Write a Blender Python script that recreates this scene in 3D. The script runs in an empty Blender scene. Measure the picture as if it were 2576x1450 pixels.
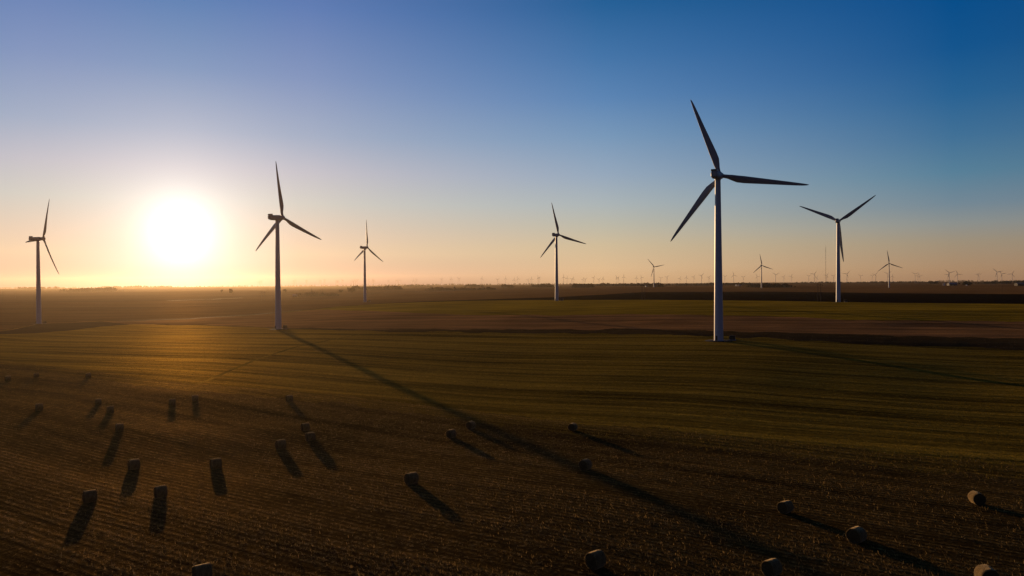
import bpy, bmesh, math, random
import numpy as np
from mathutils import Matrix, Vector

SC = bpy.context.scene
COL = SC.collection
rad = math.radians

# ------------------------------------------------------------------ camera
# photograph coordinates used below: 2576 x 1450 grid, horizon near y = 713
FPX = 1860.0
ROLL = 0.0073
PITCH = math.atan(12 / FPX)
CAM_Z = 27.5
ca, sa = math.cos(ROLL), math.sin(ROLL)
FW = Vector((0, math.cos(PITCH), -math.sin(PITCH)))
U0 = Vector((0, math.sin(PITCH), math.cos(PITCH)))
XA = Vector((1, 0, 0))
RT = ca * XA - sa * U0
UP = sa * XA + ca * U0
cd = bpy.data.cameras.new('camera')
cd.sensor_width = 36
cd.lens = 36 * FPX / 2576
cd.clip_start = 0.5
cd.clip_end = 120000
cam = bpy.data.objects.new('camera', cd)
COL.objects.link(cam)
cm = Matrix((RT, UP, -FW)).transposed().to_4x4()
cm.translation = Vector((0, 0, CAM_Z))
cam.matrix_world = cm
SC.camera = cam


def ray(x, y):
    """world direction through photograph point, scaled so that its forward (y) part is 1"""
    v = FW + RT * ((x - 1288) / FPX) - UP * ((y - 725) / FPX)
    return v / v.y


# ------------------------------------------------------------------ light
SUN_AZ = rad(-24.1)
SUN_EL = rad(3.7)
SUN_DIR = Vector((math.sin(SUN_AZ) * math.cos(SUN_EL), math.cos(SUN_AZ) * math.cos(SUN_EL), math.sin(SUN_EL)))
sl = bpy.data.lights.new('sun', 'SUN')
sl.energy = 3.4
sl.angle = rad(0.53)
sl.color = (1.0, 0.61, 0.29)
so = bpy.data.objects.new('sun', sl)
COL.objects.link(so)
so.rotation_euler = SUN_DIR.to_track_quat('Z', 'Y').to_euler()
so.location = (0, -50, 140)

SC.view_settings.view_transform = 'Standard'
SC.view_settings.look = 'None'
SC.view_settings.gamma = 1.0
SC.view_settings.exposure = 0.0
SC.view_settings.use_curve_mapping = False
SC.cycles.max_bounces = 5
SC.cycles.diffuse_bounces = 2
SC.cycles.glossy_bounces = 2
SC.cycles.transmission_bounces = 2
SC.cycles.volume_bounces = 0
SC.cycles.sample_clamp_indirect = 4.0
SC.cycles.use_denoising = True
SC.cycles.denoiser = 'OPENIMAGEDENOISE'
SC.cycles.denoising_input_passes = 'RGB_ALBEDO_NORMAL'
SC.cycles.denoising_prefilter = 'NONE'
SC.cycles.use_adaptive_sampling = False

# ------------------------------------------------------------------ sky
world = bpy.data.worlds.new('World')
SC.world = world
world.use_nodes = True
world.cycles.sampling_method = 'NONE'
wt = world.node_tree
wt.nodes.clear()


def srgb(c):
    return tuple(((v / 255) / 12.92 if v / 255 <= 0.04045 else ((v / 255 + 0.055) / 1.055) ** 2.4) for v in c)


def N(t, typ, **kw):
    n = t.nodes.new(typ)
    for k, v in kw.items():
        setattr(n, k, v)
    return n


def math_node(t, op, a, b=None, c=None, clamp=False):
    n = N(t, 'ShaderNodeMath', operation=op, use_clamp=clamp)
    for i, v in enumerate((a, b, c)):
        if v is None:
            continue
        if isinstance(v, (int, float)):
            n.inputs[i].default_value = v
        else:
            t.links.new(v, n.inputs[i])
    return n.outputs[0]


def mixcol(t, fac, a, b, blend='MIX'):
    n = N(t, 'ShaderNodeMix', data_type='RGBA', blend_type=blend)
    n.clamp_factor = True
    for sock, v in ((n.inputs[0], fac), (n.inputs[6], a), (n.inputs[7], b)):
        if isinstance(v, (int, float)):
            sock.default_value = v
        elif isinstance(v, tuple):
            sock.default_value = (*v[:3], 1)
        else:
            t.links.new(v, sock)
    return n.outputs[2]


def ramp(t, fac, stops, interp='LINEAR'):
    n = N(t, 'ShaderNodeValToRGB')
    cr = n.color_ramp
    cr.interpolation = interp
    while len(cr.elements) > 1:
        cr.elements.remove(cr.elements[-1])
    for i, (p, c) in enumerate(stops):
        e = cr.elements[0] if i == 0 else cr.elements.new(p)
        e.position = p
        e.color = (*c[:3], 1)
    t.links.new(fac, n.inputs[0])
    return n.outputs[0]


# clear evening sky: colour by height at four bearings away from the sun (0, 31, 55 and 180 degrees)
SKY_CORE = [(0.0, (180, 150, 150)), (0.03, (230, 212, 200)), (0.064, (238, 222, 204)), (0.105, (222, 217, 211)),
            (0.145, (203, 200, 208)), (0.19, (170, 181, 204)), (0.26, (128, 155, 196)), (0.34, (90, 131, 186)), (0.46, (52, 97, 156)),
            (0.7, (30, 56, 104)), (1.0, (16, 34, 70))]
SKY_SUN = [(0.0, (112, 92, 112)), (0.014, (200, 168, 152)), (0.04, (232, 204, 172)), (0.064, (226, 204, 182)), (0.105, (206, 205, 198)),
           (0.145, (193, 193, 204)), (0.19, (161, 176, 202)), (0.26, (129, 152, 196)), (0.34, (95, 128, 186)), (0.46, (53, 96, 156)),
           (0.7, (30, 56, 104)), (1.0, (16, 34, 70))]
SKY_MID = [(0.0, (220, 178, 132)), (0.018, (230, 194, 150)), (0.05, (215, 195, 160)), (0.077, (195, 192, 175)),
           (0.104, (178, 188, 190)), (0.142, (155, 175, 196)), (0.192, (124, 158, 193)), (0.24, (94, 138, 187)),
           (0.29, (69, 121, 175)), (0.35, (36, 100, 157)), (0.46, (24, 80, 131)), (0.7, (22, 54, 104)), (1.0, (16, 34, 70))]
SKY_FAR = [(0.0, (173, 134, 101)), (0.012, (182, 146, 111)), (0.044, (166, 151, 128)), (0.066, (146, 151, 148)),
           (0.088, (120, 142, 156)), (0.124, (90, 133, 159)), (0.165, (66, 117, 157)), (0.21, (40, 102, 153)),
           (0.26, (17, 88, 147)), (0.32, (0, 79, 142)), (0.45, (2, 61, 109)), (0.7, (18, 46, 92)), (1.0, (16, 34, 70))]
SKY_ANTI = [(0.0, (58, 56, 70)), (0.06, (66, 66, 84)), (0.2, (46, 58, 88)), (0.5, (22, 40, 76)), (1.0, (16, 34, 70))]

tc = N(wt, 'ShaderNodeTexCoord')
nrm = N(wt, 'ShaderNodeVectorMath', operation='NORMALIZE')
wt.links.new(tc.outputs['Generated'], nrm.inputs[0])
sep = N(wt, 'ShaderNodeSeparateXYZ')
wt.links.new(nrm.outputs[0], sep.inputs[0])
zz = math_node(wt, 'MAXIMUM', sep.outputs[2], 0.0)
flat = N(wt, 'ShaderNodeVectorMath', operation='MULTIPLY')
wt.links.new(nrm.outputs[0], flat.inputs[0])
flat.inputs[1].default_value = (1, 1, 0)
flatn = N(wt, 'ShaderNodeVectorMath', operation='NORMALIZE')
wt.links.new(flat.outputs[0], flatn.inputs[0])
dh = N(wt, 'ShaderNodeVectorMath', operation='DOT_PRODUCT')
wt.links.new(flatn.outputs[0], dh.inputs[0])
dh.inputs[1].default_value = (math.sin(SUN_AZ), math.cos(SUN_AZ), 0)
daz = math_node(wt, 'ARCCOSINE', math_node(wt, 'MINIMUM', math_node(wt, 'MAXIMUM', dh.outputs['Value'], -0.9999), 0.9999))
ramps = [ramp(wt, zz, [(p, srgb(c)) for p, c in tab]) for tab in (SKY_SUN, SKY_MID, SKY_FAR, SKY_ANTI, SKY_CORE)]


def span(v, lo, hi):
    n = N(wt, 'ShaderNodeMapRange', interpolation_type='LINEAR')
    wt.links.new(v, n.inputs[0])
    n.inputs[1].default_value, n.inputs[2].default_value = lo, hi
    return n.outputs[0]


sky = mixcol(wt, span(daz, rad(0.5), rad(8)), ramps[4], ramps[0])
sky = mixcol(wt, span(daz, rad(9), rad(31)), sky, ramps[1])
sky = mixcol(wt, span(daz, rad(31), rad(55)), sky, ramps[2])
sky = mixcol(wt, span(daz, rad(55), rad(105)), sky, ramps[3])
# bright air around the low sun
ds = N(wt, 'ShaderNodeVectorMath', operation='DOT_PRODUCT')
wt.links.new(nrm.outputs[0], ds.inputs[0])
ds.inputs[1].default_value = SUN_DIR
gam = math_node(wt, 'ARCCOSINE', math_node(wt, 'MINIMUM', math_node(wt, 'MAXIMUM', ds.outputs['Value'], -0.99999), 0.99999))


def glow(width, power, col):
    q = math_node(wt, 'POWER', math_node(wt, 'DIVIDE', gam, rad(width)), power)
    e = math_node(wt, 'EXPONENT', math_node(wt, 'MULTIPLY', q, -1.0))
    n = N(wt, 'ShaderNodeVectorMath', operation='SCALE')
    n.inputs[0].default_value = col
    wt.links.new(e, n.inputs['Scale'])
    return n.outputs[0]


tot = sky
for g in (glow(1.3, 1.1, (1.7, 1.65, 1.5)), glow(4.6, 1.15, (0.36, 0.35, 0.31))):
    n = N(wt, 'ShaderNodeVectorMath', operation='ADD')
    wt.links.new(tot, n.inputs[0])
    wt.links.new(g, n.inputs[1])
    tot = n.outputs[0]
bg1 = N(wt, 'ShaderNodeBackground')
bg1.inputs[1].default_value = 0.92
wt.links.new(tot, bg1.inputs[0])
wo = N(wt, 'ShaderNodeOutputWorld')
wt.links.new(bg1.outputs[0], wo.inputs[0])

# ------------------------------------------------------------------ helpers


def tag(o, label=None, cat=None, group=None, kind=None):
    for k, v in (('label', label), ('category', cat), ('group', group), ('kind', kind)):
        if v:
            o[k] = v
    return o


def link(name, me, mat=None, parent=None):
    o = bpy.data.objects.new(name, me)
    COL.objects.link(o)
    if mat is not None and me is not None:
        me.materials.append(mat)
    if parent is not None:
        o.parent = parent
    return o


def mesh_from(name, verts, faces, smooth=True):
    me = bpy.data.meshes.new(name)
    me.from_pydata([tuple(v) for v in verts], [], [tuple(f) for f in faces])
    me.polygons.foreach_set('use_smooth', [smooth] * len(me.polygons))
    me.update()
    return me


def fast_mesh(name, V, Q, smooth=True):
    """numpy verts (n,3) and quads (m,4) or triangles (m,3)"""
    me = bpy.data.meshes.new(name)
    k = Q.shape[1]
    me.vertices.add(len(V))
    me.vertices.foreach_set('co', np.ascontiguousarray(V, dtype=np.float32).ravel())
    me.loops.add(Q.size)
    me.loops.foreach_set('vertex_index', np.ascontiguousarray(Q, dtype=np.int32).ravel())
    me.polygons.add(len(Q))
    me.polygons.foreach_set('loop_start', np.arange(0, Q.size, k, dtype=np.int32))
    me.polygons.foreach_set('use_smooth', np.full(len(Q), smooth))
    me.update(calc_edges=True)
    return me


def bm_mesh(name, bm, smooth=False, angle=None):
    me = bpy.data.meshes.new(name)
    bm.normal_update()
    bm.to_mesh(me)
    bm.free()
    me.polygons.foreach_set('use_smooth', [smooth] * len(me.polygons))
    if angle is not None:
        me.set_sharp_from_angle(angle=angle)
    return me


def box(bm, c, s, bevel=0.0, rot=None):
    r = bmesh.ops.create_cube(bm, size=1)
    vs = r['verts']
    for v in vs:
        v.co = Vector((v.co.x * s[0], v.co.y * s[1], v.co.z * s[2]))
    if bevel:
        es = list({e for v in vs for e in v.link_edges})
        rr = bmesh.ops.bevel(bm, geom=es, offset=bevel, segments=2, affect='EDGES', profile=0.5)
        vs = list({v for f in rr['faces'] for v in f.verts} | {v for v in vs if v.is_valid})
    for v in vs:
        p = Vector(v.co)
        if rot is not None:
            p = rot @ p
        v.co = p + Vector(c)
    return vs


def cyl(bm, p0, p1, r0, r1, seg=12, caps=True):
    p0, p1 = Vector(p0), Vector(p1)
    q = (p1 - p0).to_track_quat('Z', 'Y')
    rings = []
    for p, r in ((p0, r0), (p1, r1)):
        rings.append([bm.verts.new(p + q @ Vector((r * math.cos(2 * math.pi * i / seg), r * math.sin(2 * math.pi * i / seg), 0))) for i in range(seg)])
    for i in range(seg):
        j = (i + 1) % seg
        bm.faces.new((rings[0][i], rings[0][j], rings[1][j], rings[1][i]))
    if caps:
        bm.faces.new(list(reversed(rings[0])))
        bm.faces.new(rings[1])


def lathe(name, prof, seg=32, smooth=True, angle=rad(40)):
    """prof: list of (r, z)"""
    V, Fq = [], []
    for r, z in prof:
        for i in range(seg):
            a = 2 * math.pi * i / seg
            V.append((r * math.cos(a), r * math.sin(a), z))
    for k in range(len(prof) - 1):
        for i in range(seg):
            j = (i + 1) % seg
            Fq.append((k * seg + i, k * seg + j, (k + 1) * seg + j, (k + 1) * seg + i))
    me = mesh_from(name, V, Fq, smooth)
    me.set_sharp_from_angle(angle=angle)
    return me


# ------------------------------------------------------------------ materials


def new_mat(name):
    m = bpy.data.materials.new(name)
    m.use_nodes = True
    t = m.node_tree
    t.nodes.clear()
    out = N(t, 'ShaderNodeOutputMaterial')
    b = N(t, 'ShaderNodeBsdfPrincipled')
    t.links.new(b.outputs[0], out.inputs[0])
    return m, t, b, out


def noise(t, vec, scale, detail=3.0, rough=0.55, dist=0.0):
    n = N(t, 'ShaderNodeTexNoise')
    n.inputs['Scale'].default_value = scale
    n.inputs['Detail'].default_value = detail
    n.inputs['Roughness'].default_value = rough
    n.inputs['Distortion'].default_value = dist
    t.links.new(vec, n.inputs['Vector'])
    return n.outputs[0]


def vmath(t, op, a, b):
    n = N(t, 'ShaderNodeVectorMath', operation=op)
    for i, v in enumerate((a, b)):
        if isinstance(v, tuple):
            n.inputs[i].default_value = v
        else:
            t.links.new(v, n.inputs[i])
    return n.outputs[0]


def remap(t, v, lo, hi, a=0.0, b=1.0):
    n = N(t, 'ShaderNodeMapRange', interpolation_type='SMOOTHSTEP')
    t.links.new(v, n.inputs[0])
    for i, q in enumerate((lo, hi, a, b)):
        n.inputs[i + 1].default_value = q
    return n.outputs[0]


# windrow pattern: unequal swaths across the rows, shared by the soil shader and the standing stalks
SWATHS = ((33.0, .30, 1.0), (17.3, .34, 2.2), (9.1, .30, 4.1), (5.7, .24, 0.4), (3.3, .16, 5.0))   # wavelength m, weight, phase
SWAY = ((410.0, 5.0, 0.7), (170.0, 1.8, 3.1), (71.0, .5, 1.3))


def swath_np(ac, al, scale):
    a = ac.copy()
    for lam, amp, ph in SWAY:
        a += amp * np.sin(al * 2 * math.pi / lam + ph)
    v = 0
    for lam, w, ph in SWATHS:
        v = v + w * np.sin(a * 2 * math.pi / (lam * scale) + ph + 1.1 * np.sin(al * 2 * math.pi / (lam * 14) + ph))
    return v


def swath_nodes(t, ac, al, scale):
    a = ac
    for lam, amp, ph in SWAY:
        a = math_node(t, 'MULTIPLY_ADD', math_node(t, 'SINE', math_node(t, 'MULTIPLY_ADD', al, 2 * math.pi / lam, ph)), amp, a)
    v = None
    for lam, w, ph in SWATHS:
        q = math_node(t, 'MULTIPLY_ADD', math_node(t, 'SINE', math_node(t, 'MULTIPLY_ADD', al, 2 * math.pi / (lam * 14), ph)), 1.1, ph)
        q = math_node(t, 'SINE', math_node(t, 'MULTIPLY_ADD', a, 2 * math.pi / (lam * scale), q))
        v = math_node(t, 'MULTIPLY', q, w) if v is None else math_node(t, 'MULTIPLY_ADD', q, w, v)
    return v


def field_mat(name, dark, mid, light, row_az, row_m, row_h=0.12, lump_h=0.08, grain=2.2, streak=0.5, rough=0.75, spec=0.25, sheen=0.3, sheen_col=(.5, .35, .12), gloss=0.05, gloss_col=(1, .6, .2), patch=0.012, bump=1.0, wander=6.0, swath=0.2, swath_scale=1.0, rowcol=0.0):
    """crop land: rows run along bearing row_az (degrees from straight ahead), spaced row_m metres"""
    m, t, b, out = new_mat(name)
    geo = N(t, 'ShaderNodeNewGeometry')
    rot = N(t, 'ShaderNodeVectorRotate', rotation_type='Z_AXIS')
    t.links.new(geo.outputs['Position'], rot.inputs['Vector'])
    rot.inputs['Angle'].default_value = rad(row_az)      # after this, rows run along +Y
    P = rot.outputs[0]
    # slow wander so that rows are not ruled lines
    wn = noise(t, vmath(t, 'MULTIPLY', P, (0.006, 0.006, 0)), 1.0, 2)
    sepn = N(t, 'ShaderNodeSeparateXYZ')
    t.links.new(P, sepn.inputs[0])
    across = math_node(t, 'ADD', sepn.outputs[0], math_node(t, 'MULTIPLY', wn, wander))
    comb = N(t, 'ShaderNodeCombineXYZ')
    t.links.new(across, comb.inputs[0])
    t.links.new(sepn.outputs[1], comb.inputs[1])
    W = comb.outputs[0]
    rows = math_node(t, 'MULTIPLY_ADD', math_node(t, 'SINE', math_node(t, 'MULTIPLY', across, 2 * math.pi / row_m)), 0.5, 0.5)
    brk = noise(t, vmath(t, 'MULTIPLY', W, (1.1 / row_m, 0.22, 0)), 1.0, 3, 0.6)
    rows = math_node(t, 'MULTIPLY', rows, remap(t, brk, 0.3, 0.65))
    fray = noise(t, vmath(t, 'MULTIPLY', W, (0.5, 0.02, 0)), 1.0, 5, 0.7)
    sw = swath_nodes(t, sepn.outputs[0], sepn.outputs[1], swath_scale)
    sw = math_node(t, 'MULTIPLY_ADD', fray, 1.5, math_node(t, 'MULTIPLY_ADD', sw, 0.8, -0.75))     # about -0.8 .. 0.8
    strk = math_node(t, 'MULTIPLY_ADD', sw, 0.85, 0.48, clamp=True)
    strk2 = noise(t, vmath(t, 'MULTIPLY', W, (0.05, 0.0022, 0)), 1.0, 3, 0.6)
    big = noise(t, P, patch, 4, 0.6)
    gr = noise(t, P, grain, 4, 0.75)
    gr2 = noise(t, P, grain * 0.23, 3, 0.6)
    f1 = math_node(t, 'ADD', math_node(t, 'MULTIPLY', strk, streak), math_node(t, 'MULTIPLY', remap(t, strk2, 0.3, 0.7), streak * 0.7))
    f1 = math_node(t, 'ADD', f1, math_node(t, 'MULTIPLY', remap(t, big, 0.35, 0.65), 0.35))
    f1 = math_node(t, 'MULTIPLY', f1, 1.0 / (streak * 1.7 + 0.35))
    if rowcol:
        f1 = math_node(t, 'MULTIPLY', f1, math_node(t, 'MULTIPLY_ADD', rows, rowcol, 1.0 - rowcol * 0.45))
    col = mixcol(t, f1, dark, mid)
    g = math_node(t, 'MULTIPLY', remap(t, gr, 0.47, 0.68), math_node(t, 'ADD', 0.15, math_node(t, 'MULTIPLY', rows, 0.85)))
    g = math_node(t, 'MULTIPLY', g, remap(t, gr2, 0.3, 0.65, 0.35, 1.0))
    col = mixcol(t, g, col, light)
    t.links.new(col, b.inputs['Base Color'])
    b.inputs['Roughness'].default_value = rough
    b.inputs['Specular IOR Level'].default_value = 0.0
    if sheen:
        b.inputs['Sheen Weight'].default_value = sheen
        b.inputs['Sheen Roughness'].default_value = 0.5
        lum = math_node(t, 'MULTIPLY_ADD', f1, 1.5, 0.12)
        tn = N(t, 'ShaderNodeVectorMath', operation='SCALE')
        tn.inputs[0].default_value = sheen_col
        t.links.new(math_node(t, 'MULTIPLY', lum, math_node(t, 'MULTIPLY_ADD', gr, 1.6, 0.2)), tn.inputs['Scale'])
        t.links.new(tn.outputs[0], b.inputs['Sheen Tint'])
    hgt = math_node(t, 'ADD', math_node(t, 'MULTIPLY', rows, row_h), math_node(t, 'MULTIPLY', gr, lump_h))
    hgt = math_node(t, 'ADD', hgt, math_node(t, 'MULTIPLY', strk, swath))
    bp = N(t, 'ShaderNodeBump')
    bp.inputs['Strength'].default_value = bump
    bp.inputs['Distance'].default_value = 1.0
    t.links.new(hgt, bp.inputs['Height'])
    t.links.new(bp.outputs[0], b.inputs['Normal'])
    if gloss:
        gl = N(t, 'ShaderNodeBsdfGlossy')
        gn = N(t, 'ShaderNodeVectorMath', operation='SCALE')
        gn.inputs[0].default_value = gloss_col
        t.links.new(math_node(t, 'MULTIPLY', math_node(t, 'MULTIPLY_ADD', f1, 1.3, 0.2), math_node(t, 'MULTIPLY_ADD', gr, 1.6, 0.2)), gn.inputs['Scale'])
        t.links.new(gn.outputs[0], gl.inputs['Color'])
        gl.inputs['Roughness'].default_value = 0.64
        t.links.new(bp.outputs[0], gl.inputs['Normal'])
        mx = N(t, 'ShaderNodeMixShader')
        mx.inputs[0].default_value = gloss
        t.links.new(b.outputs[0], mx.inputs[1])
        t.links.new(gl.outputs[0], mx.inputs[2])
        t.links.new(mx.outputs[0], out.inputs[0])
    return m


def plain_mat(name, c1, c2, scale, rough=0.6, spec=0.3, bump=0.0, coord='Object', metal=0.0, detail=4):
    m, t, b, out = new_mat(name)
    tcn = N(t, 'ShaderNodeTexCoord')
    v = noise(t, tcn.outputs[coord], scale, detail, 0.6)
    t.links.new(mixcol(t, remap(t, v, 0.3, 0.7), c1, c2), b.inputs['Base Color'])
    b.inputs['Roughness'].default_value = rough
    b.inputs['Specular IOR Level'].default_value = spec
    b.inputs['Metallic'].default_value = metal
    if bump:
        bp = N(t, 'ShaderNodeBump')
        bp.inputs['Distance'].default_value = bump
        t.links.new(v, bp.inputs['Height'])
        t.links.new(bp.outputs[0], b.inputs['Normal'])
    return m


def painted_mat(name, c1, c2, rough):
    """weathered paint: faint vertical run marks on a tall steel shell"""
    m, t, b, out = new_mat(name)
    tcn = N(t, 'ShaderNodeTexCoord')
    runs = noise(t, vmath(t, 'MULTIPLY', tcn.outputs['Object'], (1.6, 1.6, 0.05)), 1.0, 5, 0.65)
    blot = noise(t, tcn.outputs['Object'], 0.6, 4, 0.6)
    f = math_node(t, 'ADD', math_node(t, 'MULTIPLY', runs, 0.6), math_node(t, 'MULTIPLY', blot, 0.4))
    t.links.new(mixcol(t, remap(t, f, 0.35, 0.65), c1, c2), b.inputs['Base Color'])
    b.inputs['Roughness'].default_value = rough
    b.inputs['Specular IOR Level'].default_value = 0.4
    return m


def leaf_mat(name, c1, c2, trans=0.35, scale=0.6):
    m, t, b, out = new_mat(name)
    tcn = N(t, 'ShaderNodeTexCoord')
    v = noise(t, tcn.outputs['Object'], scale, 3, 0.6)
    col = mixcol(t, remap(t, v, 0.4, 0.7), c1, c2)
    t.links.new(col, b.inputs['Base Color'])
    b.inputs['Roughness'].default_value = 0.7
    b.inputs['Specular IOR Level'].default_value = 0.2
    tr = N(t, 'ShaderNodeBsdfTranslucent')
    t.links.new(col, tr.inputs[0])
    mx = N(t, 'ShaderNodeMixShader')
    mx.inputs[0].default_value = trans
    t.links.new(b.outputs[0], mx.inputs[1])
    t.links.new(tr.outputs[0], mx.inputs[2])
    t.links.new(mx.outputs[0], out.inputs[0])
    return m


M = {}
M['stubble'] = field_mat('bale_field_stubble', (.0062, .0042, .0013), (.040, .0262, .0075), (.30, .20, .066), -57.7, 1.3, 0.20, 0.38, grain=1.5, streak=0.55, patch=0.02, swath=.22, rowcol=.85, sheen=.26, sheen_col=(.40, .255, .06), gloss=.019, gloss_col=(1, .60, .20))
M['green'] = field_mat('green_stubble', (.008, .0060, .0008), (.082, .058, .0062), (.22, .155, .020), -66.0, 7.5, 0.16, 0.34, grain=.9, streak=0.9, patch=0.01, swath=.75, sheen=.15, sheen_col=(.66, .44, .04), gloss=.088, gloss_col=(1, .6, .1))
M['weeds'] = field_mat('rank_weeds', (.034, .020, .009), (.054, .033, .015), (.08, .052, .024), -70.0, 3.0, 0.2, 0.3, grain=1.2, streak=0.6, sheen=.05, gloss=.0)  # weeds darker than the brown field: shade of its lower edge in the colour
M['brown'] = field_mat('brown_stubble', (.038, .020, .010), (.066, .036, .018), (.10, .058, .03), -72.0, 5, 0.10, 0.1, grain=1.4, streak=0.6, swath=.2, sheen=.25, sheen_col=(.45, .24, .10), gloss=.03)
M['green2'] = field_mat('far_green', (.022, .017, .002), (.052, .040, .0045), (.08, .062, .008), -80.0, 9, 0.14, 0.1, grain=1.0, streak=0.9, swath=.35, sheen=.25, sheen_col=(.5, .36, .03), gloss=.03, gloss_col=(1, .6, .1))
M['plough'] = field_mat('ploughed_soil', (.006, .004, .003), (.010, .0065, .005), (.018, .012, .008), -80.0, 3.0, 0.2, 0.2, grain=1.0, streak=0.5, sheen=.0, gloss=.0)
M['far1'] = field_mat('far_brown', (.024, .014, .007), (.050, .028, .014), (.07, .04, .022), -84.0, 9.0, 0.1, 0.1, grain=0.7, streak=0.9, patch=0.004, swath=.2, sheen=.15, sheen_col=(.4, .22, .08), gloss=.02)
M['far2'] = field_mat('far_tan', (.022, .013, .008), (.048, .030, .017), (.07, .045, .028), -86.0, 12.0, 0.1, 0.1, grain=0.5, streak=0.9, patch=0.003, swath=.2, sheen=.12, sheen_col=(.4, .22, .08), gloss=.02)
M['far3'] = field_mat('far_dim', (.028, .018, .011), (.042, .028, .017), (.06, .042, .028), -88.0, 18.0, 0.1, 0.1, grain=0.4, streak=0.9, patch=0.002, sheen=.1, sheen_col=(.4, .22, .08), gloss=.01)
M['track'] = plain_mat('pale_dirt', (.11, .078, .05), (.18, .13, .085), 0.3, 0.8, 0.2)
M['soil'] = plain_mat('bare_soil', (.03, .02, .012), (.05, .034, .02), 0.2, 0.9, 0.1)
M['gravel'] = plain_mat('pad_gravel', (.018, .013, .007), (.045, .034, .02), 1.5, 0.9, 0.15, bump=0.1)  # dark turf round the tower feet, also used for the box lids
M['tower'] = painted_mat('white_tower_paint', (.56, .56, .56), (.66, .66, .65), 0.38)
M['blade'] = painted_mat('grey_blade_coat', (.27, .27, .275), (.34, .34, .34), 0.42)  # darker than the tower: the blades' shade is put into the base colour
M['nacelle'] = painted_mat('grey_nacelle_shell', (.32, .32, .325), (.42, .42, .42), 0.45)  # greyed below the tower white, carrying the nacelle's shade in its colour
M['grille'] = plain_mat('dark_cooler_grille', (.02, .02, .02), (.04, .04, .04), 3, 0.6)
M['box'] = plain_mat('green_steel_box', (.035, .045, .032), (.05, .06, .045), 1.2, 0.5)
M['concrete'] = plain_mat('footing_concrete', (.22, .21, .2), (.32, .31, .29), 1.0, 0.9)
M['straw'] = leaf_mat('loose_straw', (.022, .013, .004), (.38, .25, .09), 0.5, 3.0)
M['leaf'] = leaf_mat('autumn_leaf', (.022, .018, .010), (.05, .038, .018), 0.3)
M['conifer'] = leaf_mat('conifer_leaf', (.018, .022, .012), (.032, .036, .02), 0.15)
M['bark'] = plain_mat('bark', (.03, .022, .016), (.05, .038, .028), 2, 0.9)
M['wood'] = plain_mat('pole_wood', (.05, .036, .026), (.09, .068, .05), 1.0, 0.85)
M['steel'] = plain_mat('mast_steel', (.22, .12, .1), (.3, .22, .2), 0.3, 0.6)
M['whitewall'] = plain_mat('white_wall', (.70, .68, .66), (.8, .79, .77), 0.5, 0.6)
M['greywall'] = plain_mat('grey_wall', (.10, .10, .115), (.15, .15, .165), 0.5, 0.6)
M['blueroof'] = plain_mat('blue_grey_roof', (.15, .17, .20), (.22, .24, .28), 0.4, 0.45)
M['darkroof'] = plain_mat('green_grey_roof', (.06, .08, .075), (.09, .11, .10), 0.4, 0.5)
M['darkwall'] = plain_mat('dark_wall', (.03, .028, .03), (.05, .045, .045), 0.4, 0.7)

# ------------------------------------------------------------------ terrain height
# control heights: surveyed under each turbine, flat hay field near the camera, gentle rise far off
BASES = {  # photo point of the tower foot, forward distance
    'A': (97.7, 810.2, 710), 'B': (700.1, 826.5, 541), 'C': (918.3, 759.9, 1107), 'D': (1400.7, 758.6, 918),
    'E': (1808.0, 856.0, 365), 'F': (2109.0, 763.9, 746), 'G': (1645.1, 722.3, 2968), 'I': (1915.8, 724.7, 2664), 'J': (2236.7, 724.8, 2489)}
ctrl = []
for k, (x, y, d) in BASES.items():
    p = Vector((0, 0, CAM_Z)) + ray(x, y) * d
    ctrl.append((p.x, p.y, p.z))
for az in (-60, -30, 0, 30, 60):
    for r, z in ((15, -4.0), (60, -4.5), (110, -5.2), (180, -5.9), (240, -5.9)):
        ctrl.append((r * math.sin(rad(az)), r * math.cos(rad(az)), z))
for az, r, z in ((-60, 700, -6), (60, 700, 2), (60, 350, -3), (-60, 350, -6), (-5, 380, -4.5), (-28, 1500, -2.5), (-40, 1600, -3), (-12, 1900, 1), (2, 1700, 5), (14, 1500, 4), (30, 1500, 3.5),
                 (-35, 3500, 0), (-15, 3500, 2), (5, 3300, 5), (-50, 5000, 1), (50, 5000, 5), (-60, 2000, -3), (60, 2000, 4)):
    ctrl.append((r * math.sin(rad(az)), r * math.cos(rad(az)), z))
for az in (-60, -40, -20, 0, 20, 40, 60):
    ctrl.append((7000 * math.sin(rad(az)), 7000 * math.cos(rad(az)), 3))
    ctrl.append((11000 * math.sin(rad(az)), 11000 * math.cos(rad(az)), 7))
    ctrl.append((17000 * math.sin(rad(az)), 17000 * math.cos(rad(az)), 5))
ctrl = np.array(ctrl)


def uv_of(x, y):
    r = np.sqrt(x * x + y * y)
    az = np.clip(np.arctan2(x, y), -rad(60), rad(60))
    return az * 2.0, np.log(np.maximum(r, 15.0))


def tps(d2):
    return np.where(d2 > 1e-12, 0.5 * d2 * np.log(np.maximum(d2, 1e-12)), 0)


CTU, CTV = uv_of(ctrl[:, 0], ctrl[:, 1])
n_c = len(ctrl)
K = tps((CTU[:, None] - CTU[None]) ** 2 + (CTV[:, None] - CTV[None]) ** 2) + 2e-4 * np.eye(n_c)
Pm = np.stack([np.ones(n_c), CTU, CTV], 1)
AA = np.block([[K, Pm], [Pm.T, np.zeros((3, 3))]])
SOL = np.linalg.solve(AA, np.concatenate([ctrl[:, 2], np.zeros(3)]))
rs = np.random.RandomState(5)
WAVES = []
for lam, amp, cnt in ((2600, 1.2, 5), (700, 0.5, 5), (260, 0.22, 6), (120, 0.12, 7), (55, 0.05, 8)):
    for i in range(cnt):
        th = rs.uniform(0, math.pi)
        WAVES.append((lam * rs.uniform(.75, 1.3), amp / math.sqrt(cnt) * 1.4, th, rs.uniform(0, 6.28)))


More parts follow.
